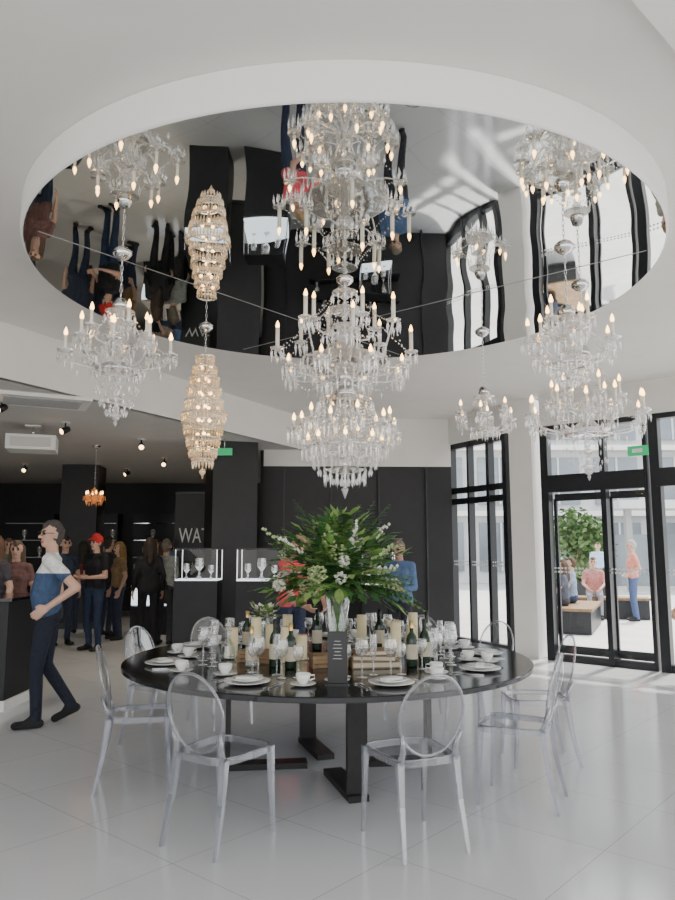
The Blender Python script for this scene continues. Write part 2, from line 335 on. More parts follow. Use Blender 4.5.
for i in range(6): b.box((0,-.0075,.25-i*.02),(.035+.02*((i*7)%3)/2,.001,.002),'paper',-.05)
b.obj('menu_stand',(0,4.33,TZ))
for x,y,h,r in((-.78,5.5,.20,.04),(-.60,5.45,.28,.038),(-.52,5.75,.2,.04),(-.36,5.2,.24,.04),(-.26,5.32,.17,.042),(-.40,5.9,.26,.04),(.36,5.30,.14,.04),(.43,5.45,.25,.04),(.56,5.6,.2,.04),(.60,5.85,.28,.036),(.2,6.1,.24,.04)):
    b=MB(); b.lathe([(.001,h-.004),(r*.8,h-.004),(r,h),(r,.012),(r*1.0,0)],(0,0,0),'candle',20); b.tube([(0,0,h-.004),(.002,0,h+.014)],.0018,'menu',4)
    b.lathe([(.001,.001),(r*1.5,.001),(r*1.6,.008),(r*1.1,.006)],(0,0,0),'wineglass',20); b.obj('wax_candle',(x,y,TZ))
b=MB()
for x,y,zz,w,d,h,r in((.24,5.02,0,.32,.22,.045,.15),(.25,5.02,.045,.28,.2,.035,-.1),(.24,5.02,.08,.24,.17,.03,.3)):
    b.box((x,y,TZ+zz+h/2),(w,d,h),'book',r); b.box((x+.004,y-.004,TZ+zz+h/2),(w*.98,d*1.005,h*.6),'label',r)
b.obj('book_stack')
for x,y,r in((-.06,5.0,.2),(-.56,5.21,-.3)):
    b=MB()
    for sx in(-.11,.11): b.box((sx,0,.04),(.02,.16,.08),'wood')
    for k in range(3): 
        for sy in(-.075,.075): b.box((0,sy,.014+k*.028),(.24,.012,.022),'wood')
    b.box((0,0,.006),(.22,.15,.01),'wood'); b.obj('wooden_crate',(x,y,TZ),r)
def bottle(x,y,h,k,cap):
    b=MB(); b.lathe([(.001,.002),(.036,.002),(.038,.01),(.038,h*.58),(.03,h*.68),(.014,h*.76),(.013,h),(.001,h)],(0,0,0),k,18)
    b.lathe([(.0388,h*.18),(.0388,h*.5)],(0,0,0),'label',18); b.lathe([(.0145,h*.85),(.0148,h+.003),(.001,h+.004)],(0,0,0),cap,12); b.obj('wine_bottle',(x,y,TZ))
for x,y,h,k,c in((-.42,4.97,.31,'bottle','menu'),(-.31,4.90,.29,'bottle','gold'),(.50,4.98,.30,'bottle','gold'),(.60,5.10,.3,'bottle','menu'),(-.58,4.98,.26,'vaseglass','gold'),(.68,5.62,.31,'bottle','menu'),(-.16,5.78,.31,'bottle','menu'),(-.70,5.72,.30,'bottle','gold'),(.33,5.78,.31,'bottle','menu')): bottle(x,y,h,k,c)
b=MB(); b.lathe([(.001,0),(.05,0),(.06,.02),(.055,.1),(.02,.15),(.02,.2),(.03,.21)],(0,0,0),'vaseglass',10,smooth=False); b.octa((0,0,.24),.025,.06,'crystal',6); dec=b.mesh('crystal_decanter')
place(dec,'crystal_decanter',(.66,5.32,TZ)); place(dec,'crystal_decanter',(-.78,5.28,TZ))
b=MB(); b.lathe([(.001,.002),(.06,.0),(.06,.006),(.014,.02),(.012,.12),(.03,.15),(.13,.165),(.13,.172),(.001,.168)],(0,0,0),'vaseglass',24)
for i in range(7): b.ball((.07*math.cos(i*.9),.07*math.sin(i*.9),.19),.022,'label',8)
b.obj('glass_cake_stand',(.42,6.02,TZ))
# ---------------------------------------------------------------- flower arrangement
b=MB(); vx,vy=.0,5.47
b.lathe([(.07,0),(.072,.01),(.05,.04),(.045,.07),(.065,.2),(.085,.36),(.10,.47)],(vx,vy,TZ),'vaseglass',14,smooth=False)
for i in range(14):
    a=i*2.4; b.tube([(vx+.03*math.cos(a),vy+.03*math.sin(a),TZ+.08),(vx-.06*math.cos(a),vy-.06*math.sin(a),TZ+.5)],.004,'leaf',5)
o0=Vector((vx,vy,TZ+.5))
def leafq(c,d,L,w,k):
    d=d.normalized(); s=d.cross(Vector((random.uniform(-.3,.3),random.uniform(-.3,.3),1))).normalized()*w; dr=Vector((0,0,-.12*L))
    b.add([c,c+d*L*.45+s,c+d*L+dr,c+d*L*.45-s],[(0,1,2,3)],k)
for i in range(66):
    az=random.uniform(0,2*pi); L=random.uniform(.45,.74); up=random.uniform(-.15,1.15); g=random.uniform(.35,.8)
    hd=Vector((math.cos(az),math.sin(az)*.85,0)); k=random.choice(['leaf','leaf','leaf4','leaf2','leaf2'])
    hl=L*math.cos(min(up,1.2)*.9); vz=L*math.sin(max(up,.0)*.9)+.10
    P=lambda t: o0+hd*hl*t+Vector((0,0,vz*t*1.25-g*.45*t*t))
    b.tube([P(j/6) for j in range(7)],[.004-.0004*j for j in range(7)],k,4)
    n=15
    for j in range(2,n+1):
        t=j/n; c=P(t); d=(P(min(t+.05,1.02))-P(t-.03)).normalized(); s=d.cross(Vector((0,0,1))).normalized()
        ll=.10*math.sin(pi*(.12+.86*t))*L/.55+.012
        for sg in(-1,1): leafq(c,s*sg+d*.55+Vector((0,0,-.15)),ll,.013,k)
# broad rounded leaves
def broad(c,d,L,w,k):
    d=d.normalized(); s=d.cross(Vector((random.uniform(-.4,.4),random.uniform(-.4,.4),1))).normalized(); dr=Vector((0,0,-.2*L))
    b.add([c,c+d*L*.25+s*w*.8,c+d*L*.6+s*w+dr*.4,c+d*L+dr,c+d*L*.6-s*w+dr*.4,c+d*L*.25-s*w*.8],[(0,1,2,3),(0,3,4,5)],k)
for i in range(620):
    az=random.uniform(0,2*pi); r=random.random()**.5; el=random.uniform(-.45,1.5)
    c=o0+Vector((math.cos(az)*math.cos(el)*.50*r,math.sin(az)*math.cos(el)*.42*r,.08+math.sin(el)*.48*r))
    d=Vector((math.cos(az),math.sin(az),math.sin(el)+random.uniform(-.5,.5)))
    (broad if i%3==0 else leafq)(c,d,random.uniform(.07,.15),random.uniform(.02,.042),random.choice(['leaf','leaf2','leaf4','leaf2']))
for i in range(26):
    az=random.uniform(0,2*pi); el=random.uniform(-.2,1.25); r=random.uniform(.28,.42)
    c=o0+Vector((math.cos(az)*math.cos(el)*r*1.15,math.sin(az)*math.cos(el)*r,.05+math.sin(el)*r*1.05))
    kk='petal' if i%3==0 else 'leaf3'; R0=.055 if i%3 else .038
    for j in range(50):
        v=Vector((random.gauss(0,1),random.gauss(0,1),random.gauss(0,1))).normalized()*random.uniform(R0*.8,R0*1.15)
        b.octa(c+v,.014,.018,kk,5)
for i in range(12):
    az=i*.55+random.uniform(-.1,.1); hd=Vector((math.cos(az),math.sin(az)*.6,0)); L=random.uniform(.42,.6)
    pts=[o0+hd*L*t+Vector((0,0,(.30+.2*math.sin(i*2.2))*t+.12*t-.1*t*t)) for t in [0,.3,.6,.8,1]]
    b.tube(pts,[.003]*5,'leaf2',4)
    for j in range(14): 
        q=pts[2].lerp(pts[4],j/14); b.octa(q+Vector((random.uniform(-.012,.012),0,random.uniform(-.012,.012))),.014,.03,'petal' if i%2 else 'leaf3',4)
b.obj('flower_arrangement')
b=MB()
o0=Vector((-.60,6.02,TZ+.2)); b.lathe([(.04,0),(.045,.01),(.05,.18),(.048,.2)],(o0.x,o0.y,TZ),'vaseglass',10,smooth=False)
for i in range(110):
    az=random.uniform(0,2*pi); el=random.uniform(-.2,1.4); r=random.random()*.1
    leafq(o0+Vector((math.cos(az)*r,math.sin(az)*r,math.sin(el)*r+.03)),Vector((math.cos(az),math.sin(az),el)),.06,.02,random.choice(['leaf','leaf4','petal']))
b.obj('small_bouquet')
# ---------------------------------------------------------------- chandeliers
def beads(b,p,q,sag,n,r,k):
    p,q=Vector(p),Vector(q)
    for i in range(1,n):
        t=i/n; c=p.lerp(q,t); c.z-=sag*4*t*(1-t); b.octa(c,r,r*2.2,k,4)
def canopy(b,x,y,z):
    b.lathe([(.065,-.0),(.065,-.012),(.04,-.035),(.012,-.05),(.001,-.055)],(x,y,z),'chrome',20)
def chain(b,x,y,z0,z1):
    n=max(2,int((z0-z1)/.035))
    for i in range(n):
        zc=z0+(z1-z0)*(i+.5)/n; h=.022
        pts=[(x+(.008*math.cos(a) if i%2 else 0),y+(0 if i%2 else .008*math.cos(a)),zc+h*math.sin(a)) for a in [2*pi*j/8 for j in range(9)]]
        b.tube(pts,.0025,'chrome',4,cap=False)
def arms(b,x,y,z,R,n,candle,ph=0.,crown=None,k='crystal',prisms=7,plen=.07,dip=.09,jit=0.,cr=.0105):
    tips=[]
    for i in range(n):
        a=2*pi*i/n+ph; ca,sa=math.cos(a),math.sin(a); zt=z+(jit if i%2 else 0); Rr=R*(1-(.12 if (i%2 and jit) else 0))
        prof=[(.03,z-.0),(.22*Rr,z-dip*.7),(.5*Rr,z-dip*1.15),(.78*Rr,z-dip*.9),(.95*Rr,zt-dip*.4),(Rr,zt)]
        b.tube([(x+r*ca,y+r*sa,zz) for r,zz in prof],[.009,.009,.008,.008,.007,.007],k,6)
        c=(x+Rr*ca,y+Rr*sa,zt); tips.append(c)
        b.lathe([(.008,-.012),(.05,.004),(.053,.012),(.02,.004),(.012,.02),(.016,.035)],c,k,12,smooth=False)
        b.tube([(c[0],c[1],zt+.02),(c[0],c[1],zt+.02+candle)],cr,'candletube',8)
        b.lathe([(.008,0),(.0145,.014),(.011,.034),(.001,.058)],(c[0],c[1],zt+.02+candle),'bulb',8)
        for j in range(prisms):
            t=2*pi*j/prisms; b.octa((c[0]+.046*math.cos(t),c[1]+.046*math.sin(t),zt-.01),.008,.012,k); b.octa((c[0]+.046*math.cos(t),c[1]+.046*math.sin(t),zt-.035),.010,plen,k,4,top=.35)
        b.octa((c[0],c[1],zt-.07),.012,.07,k,6,top=.35)
    for i in range(n):
        p,q=tips[i],tips[(i+1)%n]; beads(b,p,q,.07,9,.0075,k)
        if crown: beads(b,(x+crown[0]*math.cos(2*pi*i/n+ph),y+crown[0]*math.sin(2*pi*i/n+ph),crown[1]),p,.05,16,.0075,k)
        m_=((p[0]+q[0])/2,(p[1]+q[1])/2,z-.085); b.octa((m_[0],m_[1],m_[2]-.02),.012,.07,k,6,top=.35)
    return tips
def crownring(b,x,y,z,r,n,k='crystal',L=.07):
    b.lathe([(.01,.0),(r*.6,-.012),(r,.012),(r*.95,.016),(.012,.01)],(x,y,z),k,16,smooth=False)
    for i in range(n):
        a=2*pi*i/n; b.octa((x+r*math.cos(a),y+r*math.sin(a),z-.03),.009,L,k,4,top=.3)
def stem(b,x,y,z0,z1,k='crystal'):
    z=z0; i=0
    while z>z1:
        r=[.022,.035,.018,.045][i%4]; b.lathe([(.008,0),(r,-.022),(r,-.032),(.008,-.055)],(x,y,z),k,8,smooth=False); z-=.055; i+=1
def basket(b,x,y,z,r,zb,k='crystal',n=16,rows=7):
    b.lathe([(r,.006),(r+.006,0),(r,-.006)],(x,y,z),'chrome',24)
    for j in range(rows):
        t=j/(rows-1); rr=r*math.cos(t*pi/2*.92); zz=z+(zb-z)*math.sin(t*pi/2)
        for i in range(n):
            a=2*pi*i/n+(.5*2*pi/n if j%2 else 0); b.octa((x+rr*math.cos(a),y+rr*math.sin(a),zz-.02),.011,.05,k,4,top=.4)
    b.ball((x,y,zb-.03),.026,k,8); b.octa((x,y,zb-.07),.014,.06,k,6)
x,y=.055,5.2
b=MB(); canopy(b,x,y,ZM-.003); stem(b,x,y,3.50,2.15)
crownring(b,x,y,3.44,.10,12); crownring(b,x,y,3.30,.14,16); crownring(b,x,y,3.18,.10,12,L=.09); crownring(b,x,y,3.02,.14,14,L=.1)
b.lathe([(.02,.08),(.06,.05),(.075,.0),(.05,-.05),(.02,-.07)],(x,y,3.10),'crystal',12,smooth=False)
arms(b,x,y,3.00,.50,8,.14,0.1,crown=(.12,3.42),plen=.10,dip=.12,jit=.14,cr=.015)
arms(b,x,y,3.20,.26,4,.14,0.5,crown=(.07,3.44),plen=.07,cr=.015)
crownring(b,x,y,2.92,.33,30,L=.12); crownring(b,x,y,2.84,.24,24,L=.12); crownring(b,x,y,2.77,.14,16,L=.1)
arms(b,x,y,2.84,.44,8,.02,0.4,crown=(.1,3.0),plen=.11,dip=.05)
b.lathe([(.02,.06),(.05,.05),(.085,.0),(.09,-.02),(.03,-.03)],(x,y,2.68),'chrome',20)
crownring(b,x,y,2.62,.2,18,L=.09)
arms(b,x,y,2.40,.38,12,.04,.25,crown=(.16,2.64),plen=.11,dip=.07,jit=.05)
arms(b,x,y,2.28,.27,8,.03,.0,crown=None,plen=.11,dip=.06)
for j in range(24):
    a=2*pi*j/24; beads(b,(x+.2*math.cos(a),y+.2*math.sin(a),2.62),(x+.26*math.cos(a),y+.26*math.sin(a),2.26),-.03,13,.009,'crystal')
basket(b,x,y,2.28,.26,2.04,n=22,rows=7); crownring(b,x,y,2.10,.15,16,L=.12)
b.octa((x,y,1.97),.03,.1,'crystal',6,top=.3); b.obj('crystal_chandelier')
def mid(x,y,zc,R,ztop,zbot,n=8,candle=.09,two=True,nm='crystal_chandelier',k='crystal'):
    b=MB(); canopy(b,x,y,ZM-.003); chain(b,x,y,ZM-.05,ztop+.05)
    b.lathe([(.01,.05),(.035,.04),(.05,.0),(.05,-.02),(.02,-.03)],(x,y,ztop),'chrome',16)
    stem(b,x,y,ztop-.02,zbot+.08,k); crownring(b,x,y,ztop-.06,.10,12,k)
    arms(b,x,y,zc,R,n,candle,.2,crown=(.08,ztop-.06),k=k,jit=.05)
    if two: arms(b,x,y,zc+.16,R*.55,max(4,n//2),candle,.6,crown=None,k=k)
    crownring(b,x,y,zc-.1,R*.5,16,k,L=.09); crownring(b,x,y,zc+.05,R*.3,12,k,L=.09)
    basket(b,x,y,zc-.12,R*.42,zbot+.08,k,n=14,rows=5)
    b.obj(nm)
mid(-1.47,4.7,2.84,.34,3.18,2.36,8)
mid(1.35,6.51,2.72,.26,2.98,2.53,6,.05,False)
mid(1.52,4.6,2.86,.29,3.10,2.55,7)
mid(1.86,5.3,2.50,.44,3.02,2.06,12)
# cascading basket chandelier
x,y=-1.2,6.36
b=MB(); canopy(b,x,y,ZM-.003); chain(b,x,y,ZM-.05,3.3)
tz=[3.27,3.17,3.07,2.97,2.86,2.74,2.63,2.52,2.42,2.33]
tr=[.08,.105,.125,.145,.165,.195,.17,.145,.12,.09]
for zz,r in zip(tz,tr):
    b.lathe([(r,.009),(r+.006,0),(r,-.009),(r-.005,0),(r,.009)],(x,y,zz),'chrome',28)
    n=int(2*pi*r/.030)
    for i in range(n):
        a=2*pi*i/n; b.octa((x+r*math.cos(a),y+r*math.sin(a),zz-.03),.0125,.085,'crystalglow',4,top=.35); b.octa((x+(r+.006)*math.cos(a+.1),y+(r+.006)*math.sin(a+.1),zz),.011,.02,'crystalglow',4)
for i in range(7): 
    zz=3.18-i*.125; 
    for a in(0,2.1,4.2): b.ball((x+.055*math.cos(a+i),y+.055*math.sin(a+i),zz),.017,'bulb',8)
b.tube([(x,y,3.3),(x,y,2.3)],.008,'chrome',6); b.ball((x,y,2.22),.03,'crystalglow'); b.octa((x,y,2.2),.02,.1,'crystalglow',6)
b.obj('basket_chandelier')
x,y=-3.92,11.6
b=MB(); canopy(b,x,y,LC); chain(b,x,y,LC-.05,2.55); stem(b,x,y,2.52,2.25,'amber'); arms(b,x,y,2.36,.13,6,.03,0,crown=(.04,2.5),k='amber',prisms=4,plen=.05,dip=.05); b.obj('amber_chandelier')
# ---------------------------------------------------------------- people
SK=pmat('skin_light',(.62,.38,.28),.5,noise=.06); SK2=pmat('skin_tan',(.45,.26,.18),.5,noise=.06)
LIP=pmat('lips',(.42,.16,.13),.5,noise=.05); EYE=pmat('eye_dark',(.03,.02,.02),.2,noise=.1)
cm={}
def cmat(c):
    if c not in cm:
        mm=pmat('fabric_%d'%len(cm),c,.85,noise=.18,nscale=30); n=mm.node_tree.nodes; l=mm.node_tree.links
        tc=n.new('ShaderNodeTexCoord'); t=n.new('ShaderNodeTexNoise'); t.inputs['Scale'].default_value=9; t.inputs['Detail'].default_value=3; t.inputs['Distortion'].default_value=1.2
        bp=n.new('ShaderNodeBump'); bp.inputs['Strength'].default_value=.7; bp.inputs['Distance'].default_value=.03
        l.new(tc.outputs['Object'],t.inputs['Vector']); l.new(t.outputs['Fac'],bp.inputs['Height']); l.new(bp.outputs[0],n['Principled BSDF'].inputs['Normal'])
        cm[c]=mm
    return cm[c]
def capsule_mesh(p,q,r0,r1,vs,fs,n=10):
    p,q=np.array(p,float),np.array(q,float); d=q-p; L=np.linalg.norm(d)
    d=d/L if L>1e-6 else np.array([0,0,1.]); u=np.array([1.,0,0]) if abs(d[0])<.8 else np.array([0,1.,0])
    a=np.cross(d,u); a/=np.linalg.norm(a); c=np.cross(d,a); o=len(vs); rings=[]
    for t in(0.12,.5,.9,pi/2*.999): rings.append((p-d*r0*math.cos(t),r0*math.sin(t)))
    for t in(pi/2*.999,.9,.5,.12): rings.append((q+d*r1*math.cos(t),r1*math.sin(t)))
    for cen,r in rings:
        for j in range(n):
            t=2*pi*j/n; vs.append(cen+a*math.cos(t)*r+c*math.sin(t)*r)
    for i in range(len(rings)-1):
        for j in range(n):
            j2=(j+1)%n; fs.append((o+i*n+j,o+i*n+j2,o+(i+1)*n+j2,o+(i+1)*n+j))
    fs.append(tuple(o+j for j in range(n))[::-1]); fs.append(tuple(o+(len(rings)-1)*n+j for j in range(n)))
def person(name,loc,head,H=1.75,shirt=(.1,.1,.1),pants=(.03,.04,.07),shoe=(.02,.02,.02),hair=(.08,.05,.03),skin=None,
           joints=None,lean=0.,hyaw=0.,hpitch=0.,longhair=False,cap=None,sleeve='short',female=False,vox=.012,band=None,bag=None,glasses=False,belly=0.,shorts=False):
    J={'hipL':(-.09,0,.93),'hipR':(.09,0,.93),'kneeL':(-.10,.02,.50),'kneeR':(.10,.02,.50),'ankL':(-.10,-.03,.09),'ankR':(.10,-.03,.09),
       'toeL':(-.13,.13,.035),'toeR':(.13,.13,.035),'heelL':(-.10,-.06,.04),'heelR':(.10,-.06,.04),
       'shL':(-.175,-.01,1.42),'shR':(.175,-.01,1.42),'elL':(-.23,-.05,1.14),'elR':(.23,-.05,1.14),'wrL':(-.24,.05,.90),'wrR':(.24,.05,.90)}
    if female: J['shL']=(-.155,-.01,1.41); J['shR']=(.155,-.01,1.41); 
    J={k:np.array(v,float) for k,v in J.items()}
    if joints:
        for k,v in joints.items(): J[k]=np.array(v,float)
    hipc=(J['hipL']+J['hipR'])/2; off=hipc-np.array([0,0,.93])
    skinm=skin or SK
    caps=[]
    def C(p,q,r0,r1,l,bias=0.): caps.append([np.array(p,float),np.array(q,float),r0,r1,l,bias])
    cl,sl=math.cos(lean),math.sin(lean)
    def U(p):
        p=np.array(p,float); r=p-np.array([0,0,.93]); y,z_=r[1]*cl+r[2]*sl,-r[1]*sl+r[2]*cl
        return np.array([r[0],y,z_])+np.array([0,0,.93])+off
    w=.9 if female else 1.
    pl_='pants'
    C(J['hipL']*[.8,1,1]+[0,-.01,.02],J['hipR']*[.8,1,1]+[0,-.01,.02],.115,.115,pl_)
    for s in 'LR':
        C(J['hip'+s],J['knee'+s],.088,.062,pl_); C(J['knee'+s],J['ank'+s],.06,.048,'skin' if shorts else pl_)
        C(J['heel'+s],J['toe'+s],.038,.034,'shoe'); C(J['ank'+s],J['heel'+s]*.4+J['toe'+s]*.6,.044,.034,'shoe')
        C(J['toe'+s]+[-.02,0,0],J['toe'+s]+[.02,0,0],.030,.030,'shoe')
    for sx in(-1,0,1):
        C(U((sx*.078,-.005,.97)),U((sx*.06*w,.0+belly,1.12)),.112,.104+belly*.4,'shirt')
        C(U((sx*.06*w,.0+belly,1.12)),U((sx*.085*w,.0,1.29)),.104+belly*.4,.108,'shirt')
        C(U((sx*.085*w,.0,1.29)),U((sx*.09*w,-.01,1.38)),.108,.075,'shirt')
    if female:
        for sx in(-1,1): C(U((sx*.07,.07,1.27)),U((sx*.07,.075,1.26)),.055,.055,'shirt')
    C(U(J['shL']*[.7,1,1]),U(J['shR']*[.7,1,1]),.066,.066,'shirt'); C(U((0,-.015,1.42)),U((0,-.01,1.46)),.085,.062,'shirt')
    for s,sg in(('L',-1),('R',1)):
        sh,el,wr=U(J['sh'+s]),J['el'+s]+0.,J['wr'+s]+0.
        if joints is None or 'el'+s not in joints: el=U(el)
        if joints is None or 'wr'+s not in joints: wr=U(wr)
        C(U(J['sh'+s]*[.85,1,1]),sh,.062,.058,'shirt')
        if sleeve=='long': C(sh,el,.056,.045,'shirt'); C(el,el*.1+wr*.9,.045,.034,'shirt')
        else: C(sh,sh*.45+el*.55,.062,.060,'shirt'); C(sh*.5+el*.5,el,.046,.040,'skin')
        C(el,wr,.040,.027,'skin')
        d=wr-el; d/=np.linalg.norm(d); f=np.array([0,1.,.2]); sd=f-d*np.dot(f,d); sd/=np.linalg.norm(sd)
        nn=np.cross(d,sd); ctr=np.array([0,0,wr[2]])-wr; nn*=1 if np.dot(nn,ctr)>0 else -1
        for t in(-.022,0,.022): C(wr+d*.01+sd*t*.6,wr+d*.085+sd*t,.018,.016,'skin')
        for i,L in enumerate((.95,1.08,1.,.78)):
            bs=wr+d*.09+sd*(.033-.022*i); p1=bs+d*.04*L+nn*.010; p2=p1+d*.026*L+nn*.022
            C(bs,p1,.011,.0105,'skin'); C(p1,p2,.0105,.009,'skin')
        C(wr+d*.025+sd*.025,wr+d*.05+sd*.052+nn*.01,.014,.012,'skin'); C(wr+d*.05+sd*.052+nn*.01,wr+d*.085+sd*.056+nn*.02,.012,.010,'skin')
    cy,sy=math.cos(hyaw),math.sin(hyaw); cp,spp=math.cos(hpitch),math.sin(hpitch)
    def Hd(p):
        p=np.array(p,float)-[0,0,1.52]; p=np.array([p[0],p[1]*cp+p[2]*spp,-p[1]*spp+p[2]*cp]); p=np.array([p[0]*cy-p[1]*sy,p[0]*sy+p[1]*cy,p[2]])
        return U(p+[0,0,1.52])
    C(U((0,-.015,1.45)),Hd((0,0,1.58)),.056,.052,'skin')
    C(Hd((0,.0,1.665)),Hd((0,.0,1.675)),.086,.082,'skin'); C(Hd((0,.03,1.65)),Hd((0,.035,1.585)),.068,.05,'skin'); C(Hd((0,.055,1.565)),Hd((0,.06,1.56)),.032,.03,'skin')
    C(Hd((0,.094,1.65)),Hd((0,.112,1.62)),.009,.014,'skin')
    for sx in(-1,1):
        C(Hd((sx*.084,.0,1.65)),Hd((sx*.082,.0,1.615)),.018,.013,'skin'); C(Hd((sx*.031,.086,1.652)),Hd((sx*.033,.086,1.652)),.011,.011,'eye',-.003)
        C(Hd((sx*.018,.09,1.675)),Hd((sx*.045,.08,1.676)),.007,.006,'hair',-.002)
    C(Hd((-.02,.088,1.582)),Hd((.02,.088,1.582)),.007,.007,'lip',-.002)
    C(Hd((0,-.025,1.665)),Hd((0,-.015,1.70)),.092,.080,'hair'); C(Hd((0,.02,1.725)),Hd((0,.045,1.715)),.052,.042,'hair')
    C(Hd((0,-.04,1.66)),Hd((0,-.04,1.59)),.072,.055,'hair')
    if longhair:
        for sx in(-1,1): C(Hd((sx*.055,-.02,1.67)),U((sx*.075,-.045,1.46)),.055,.045,'hair')
        C(Hd((0,-.05,1.65)),U((0,-.09,1.38)),.075,.06,'hair')
    if cap:
        C(Hd((0,-.01,1.70)),Hd((0,.0,1.72)),.103,.088,'cap',-.004); C(Hd((-.045,.1,1.705)),Hd((.045,.1,1.705)),.020,.020,'cap'); C(Hd((-.035,.145,1.695)),Hd((.035,.145,1.695)),.015,.015,'cap')
    sc=H/1.77; ch,shh=math.cos(head),math.sin(head)
    def W(p): p=p*sc; return np.array([p[0]*ch-p[1]*shh+loc[0],p[0]*shh+p[1]*ch+loc[1],p[2]+loc[2]])
    vs=[];fs=[]
    for c in caps: c[0]=W(c[0]);c[1]=W(c[1]);c[2]*=sc;c[3]*=sc; capsule_mesh(c[0],c[1],c[2],c[3],vs,fs)
    me=bpy.data.meshes.new('tmp'); me.from_pydata([tuple(v) for v in vs],[],fs); o=bpy.data.objects.new('tmp',me); bpy.context.collection.objects.link(o)
    md=o.modifiers.new('r','REMESH'); md.mode='VOXEL'; md.voxel_size=vox; md.use_smooth_shade=True
    ms=o.modifiers.new('s','SMOOTH'); ms.factor=.5; ms.iterations=2
    dg=bpy.context.evaluated_depsgraph_get(); dg.update(); nm=bpy.data.meshes.new_from_object(o.evaluated_get(dg)); bpy.data.objects.remove(o)
    nm.name=name; nf=len(nm.polygons); cen=np.zeros(nf*3); nm.polygons.foreach_get('center',cen); cen=cen.reshape(-1,3)
    labs=['skin','shirt','pants','shoe','hair','eye','lip','cap','band']; best=np.full(nf,9.); li=np.zeros(nf,int)
    for p,q,r0,r1,lb,bias in caps:
        d=q-p; L2=max(1e-9,d@d); t=np.clip(((cen-p)@d)/L2,0,1); dist=np.linalg.norm(cen-(p+t[:,None]*d),axis=1)-(r0+(r1-r0)*t)+bias
        mk=dist<best; best[mk]=dist[mk]; li[mk]=labs.index(lb)
    if band: 
        mk=(li==1)&(cen[:,2]<loc[2]+band[0]*sc); li[mk]=8
    nm.materials.clear()
    for mm in (skinm,cmat(shirt),cmat(pants),cmat(shoe),cmat(hair),EYE,LIP,cmat(cap or (.5,.02,.02)),cmat(band[1] if band else shirt)): nm.materials.append(mm)
    nm.polygons.foreach_set('material_index',li.astype(np.int32)); nm.polygons.foreach_set('use_smooth',np.ones(nf,bool)); nm.update()
    ob=place(nm,name)
    if glasses:
        b=MB(); M['gl']=EYE
        for sx in(-1,1):
            pts=[W(Hd((sx*.034+.026*math.cos(a),.106,1.65+.018*math.sin(a)))) for a in [2*pi*j/12 for j in range(13)]]; b.tube(pts,.003,'gl',5,cap=False)
            b.tube([W(Hd((sx*.058,.104,1.655))),W(Hd((sx*.09,.02,1.655)))],.003,'gl',5)
        b.tube([W(Hd((-.01,.11,1.655))),W(Hd((.01,.11,1.655)))],.003,'gl',5)
        g=b.obj('glasses'); g.parent=ob
    if bag:
        b=MB(); M['bag']=cmat(bag); x0=.30
        p=W(np.array([x0,.0,.80])); b.box((p[0],p[1],p[2]),(.09,.26,.22),'bag',head); b.tube([W(np.array([x0,-.1,.9])),W(U((.14,0,1.5))),W(np.array([x0,.1,.9]))],.008,'bag',5); g=b.obj('handbag'); g.parent=ob
    return ob
walk={'hipL':(-.09,.0,.92),'hipR':(.09,.0,.92),'kneeL':(-.09,.06,.51),'ankL':(-.09,.04,.09),'heelL':(-.09,.01,.04),'toeL':(-.11,.20,.035),
      'kneeR':(.10,.01,.50),'ankR':(.10,-.22,.15),'heelR':(.10,-.265,.12),'toeR':(.11,-.09,.035),
      'elL':(-.25,-.25,1.18),'wrL':(-.235,-.03,1.02),'elR':(.23,-.06,1.13),'wrR':(.23,.02,.89)}
person('walking_man',(-2.60,6.60,0),pi/2+.25,1.81,shirt=(.80,.80,.78),pants=(.010,.014,.028),shoe=(.012,.012,.012),hair=(.07,.06,.055),joints=walk,vox=.0085,band=(1.30,(.05,.09,.18)),glasses=True,hyaw=.55,belly=.03)
hold={'elL':(-.22,.0,1.13),'wrL':(-.12,.22,1.12),'elR':(.22,.0,1.13),'wrR':(.12,.22,1.12)}
person('man_in_red_cap',(-3.75,11.3,0),pi-.5,1.75,shirt=(.015,.015,.018),pants=(.03,.05,.10),cap=(.55,.03,.03),joints=hold)
person('woman_in_black',(-3.02,11.7,0),.4,1.72,shirt=(.012,.012,.014),pants=(.012,.012,.015),longhair=True,hair=(.03,.02,.015),female=True,sleeve='long',bag=(.02,.02,.02))
person('woman_at_display',(-3.78,12.6,0),2.2,1.66,shirt=(.30,.20,.10),longhair=True,hair=(.30,.18,.06),female=True)
person('visitor_in_grey',(-2.82,12.0,0),-.2,1.70,shirt=(.25,.28,.26),pants=(.05,.05,.06),hair=(.2,.17,.13),sleeve='long')
person('woman_at_counter',(-3.98,8.45,0),pi-.4,1.70,shirt=(.06,.05,.06),hair=(.10,.05,.03),longhair=True,female=True)
person('visitor_in_print',(-4.1,9.3,0),pi+.2,1.64,shirt=(.18,.09,.08),hair=(.12,.08,.05),longhair=True,female=True)
person('visitor_in_navy',(-4.45,11.9,0),pi+.6,1.74,shirt=(.04,.05,.08),hair=(.05,.04,.03))
person('visitor_in_cream',(-3.75,15.0,0),pi-.3,1.72,shirt=(.45,.40,.32),hair=(.05,.04,.03),vox=.014)
person('visitor_in_burgundy',(-4.75,13.6,0),.4,1.68,shirt=(.25,.05,.06),hair=(.05,.04,.03),vox=.014,longhair=True,female=True)
person('visitor_in_green',(-5.7,12.6,0),pi+.4,1.72,shirt=(.1,.2,.12),hair=(.15,.1,.06),vox=.014)
person('visitor_in_white',(-6.3,13.4,0),pi-.2,1.72,shirt=(.6,.6,.6),hair=(.3,.28,.26),vox=.014)
person('visitor_in_beige',(-3.55,13.1-.35+1.9,0),1.2,1.68,shirt=(.35,.28,.2),hair=(.1,.06,.04),vox=.014,longhair=True,female=True)
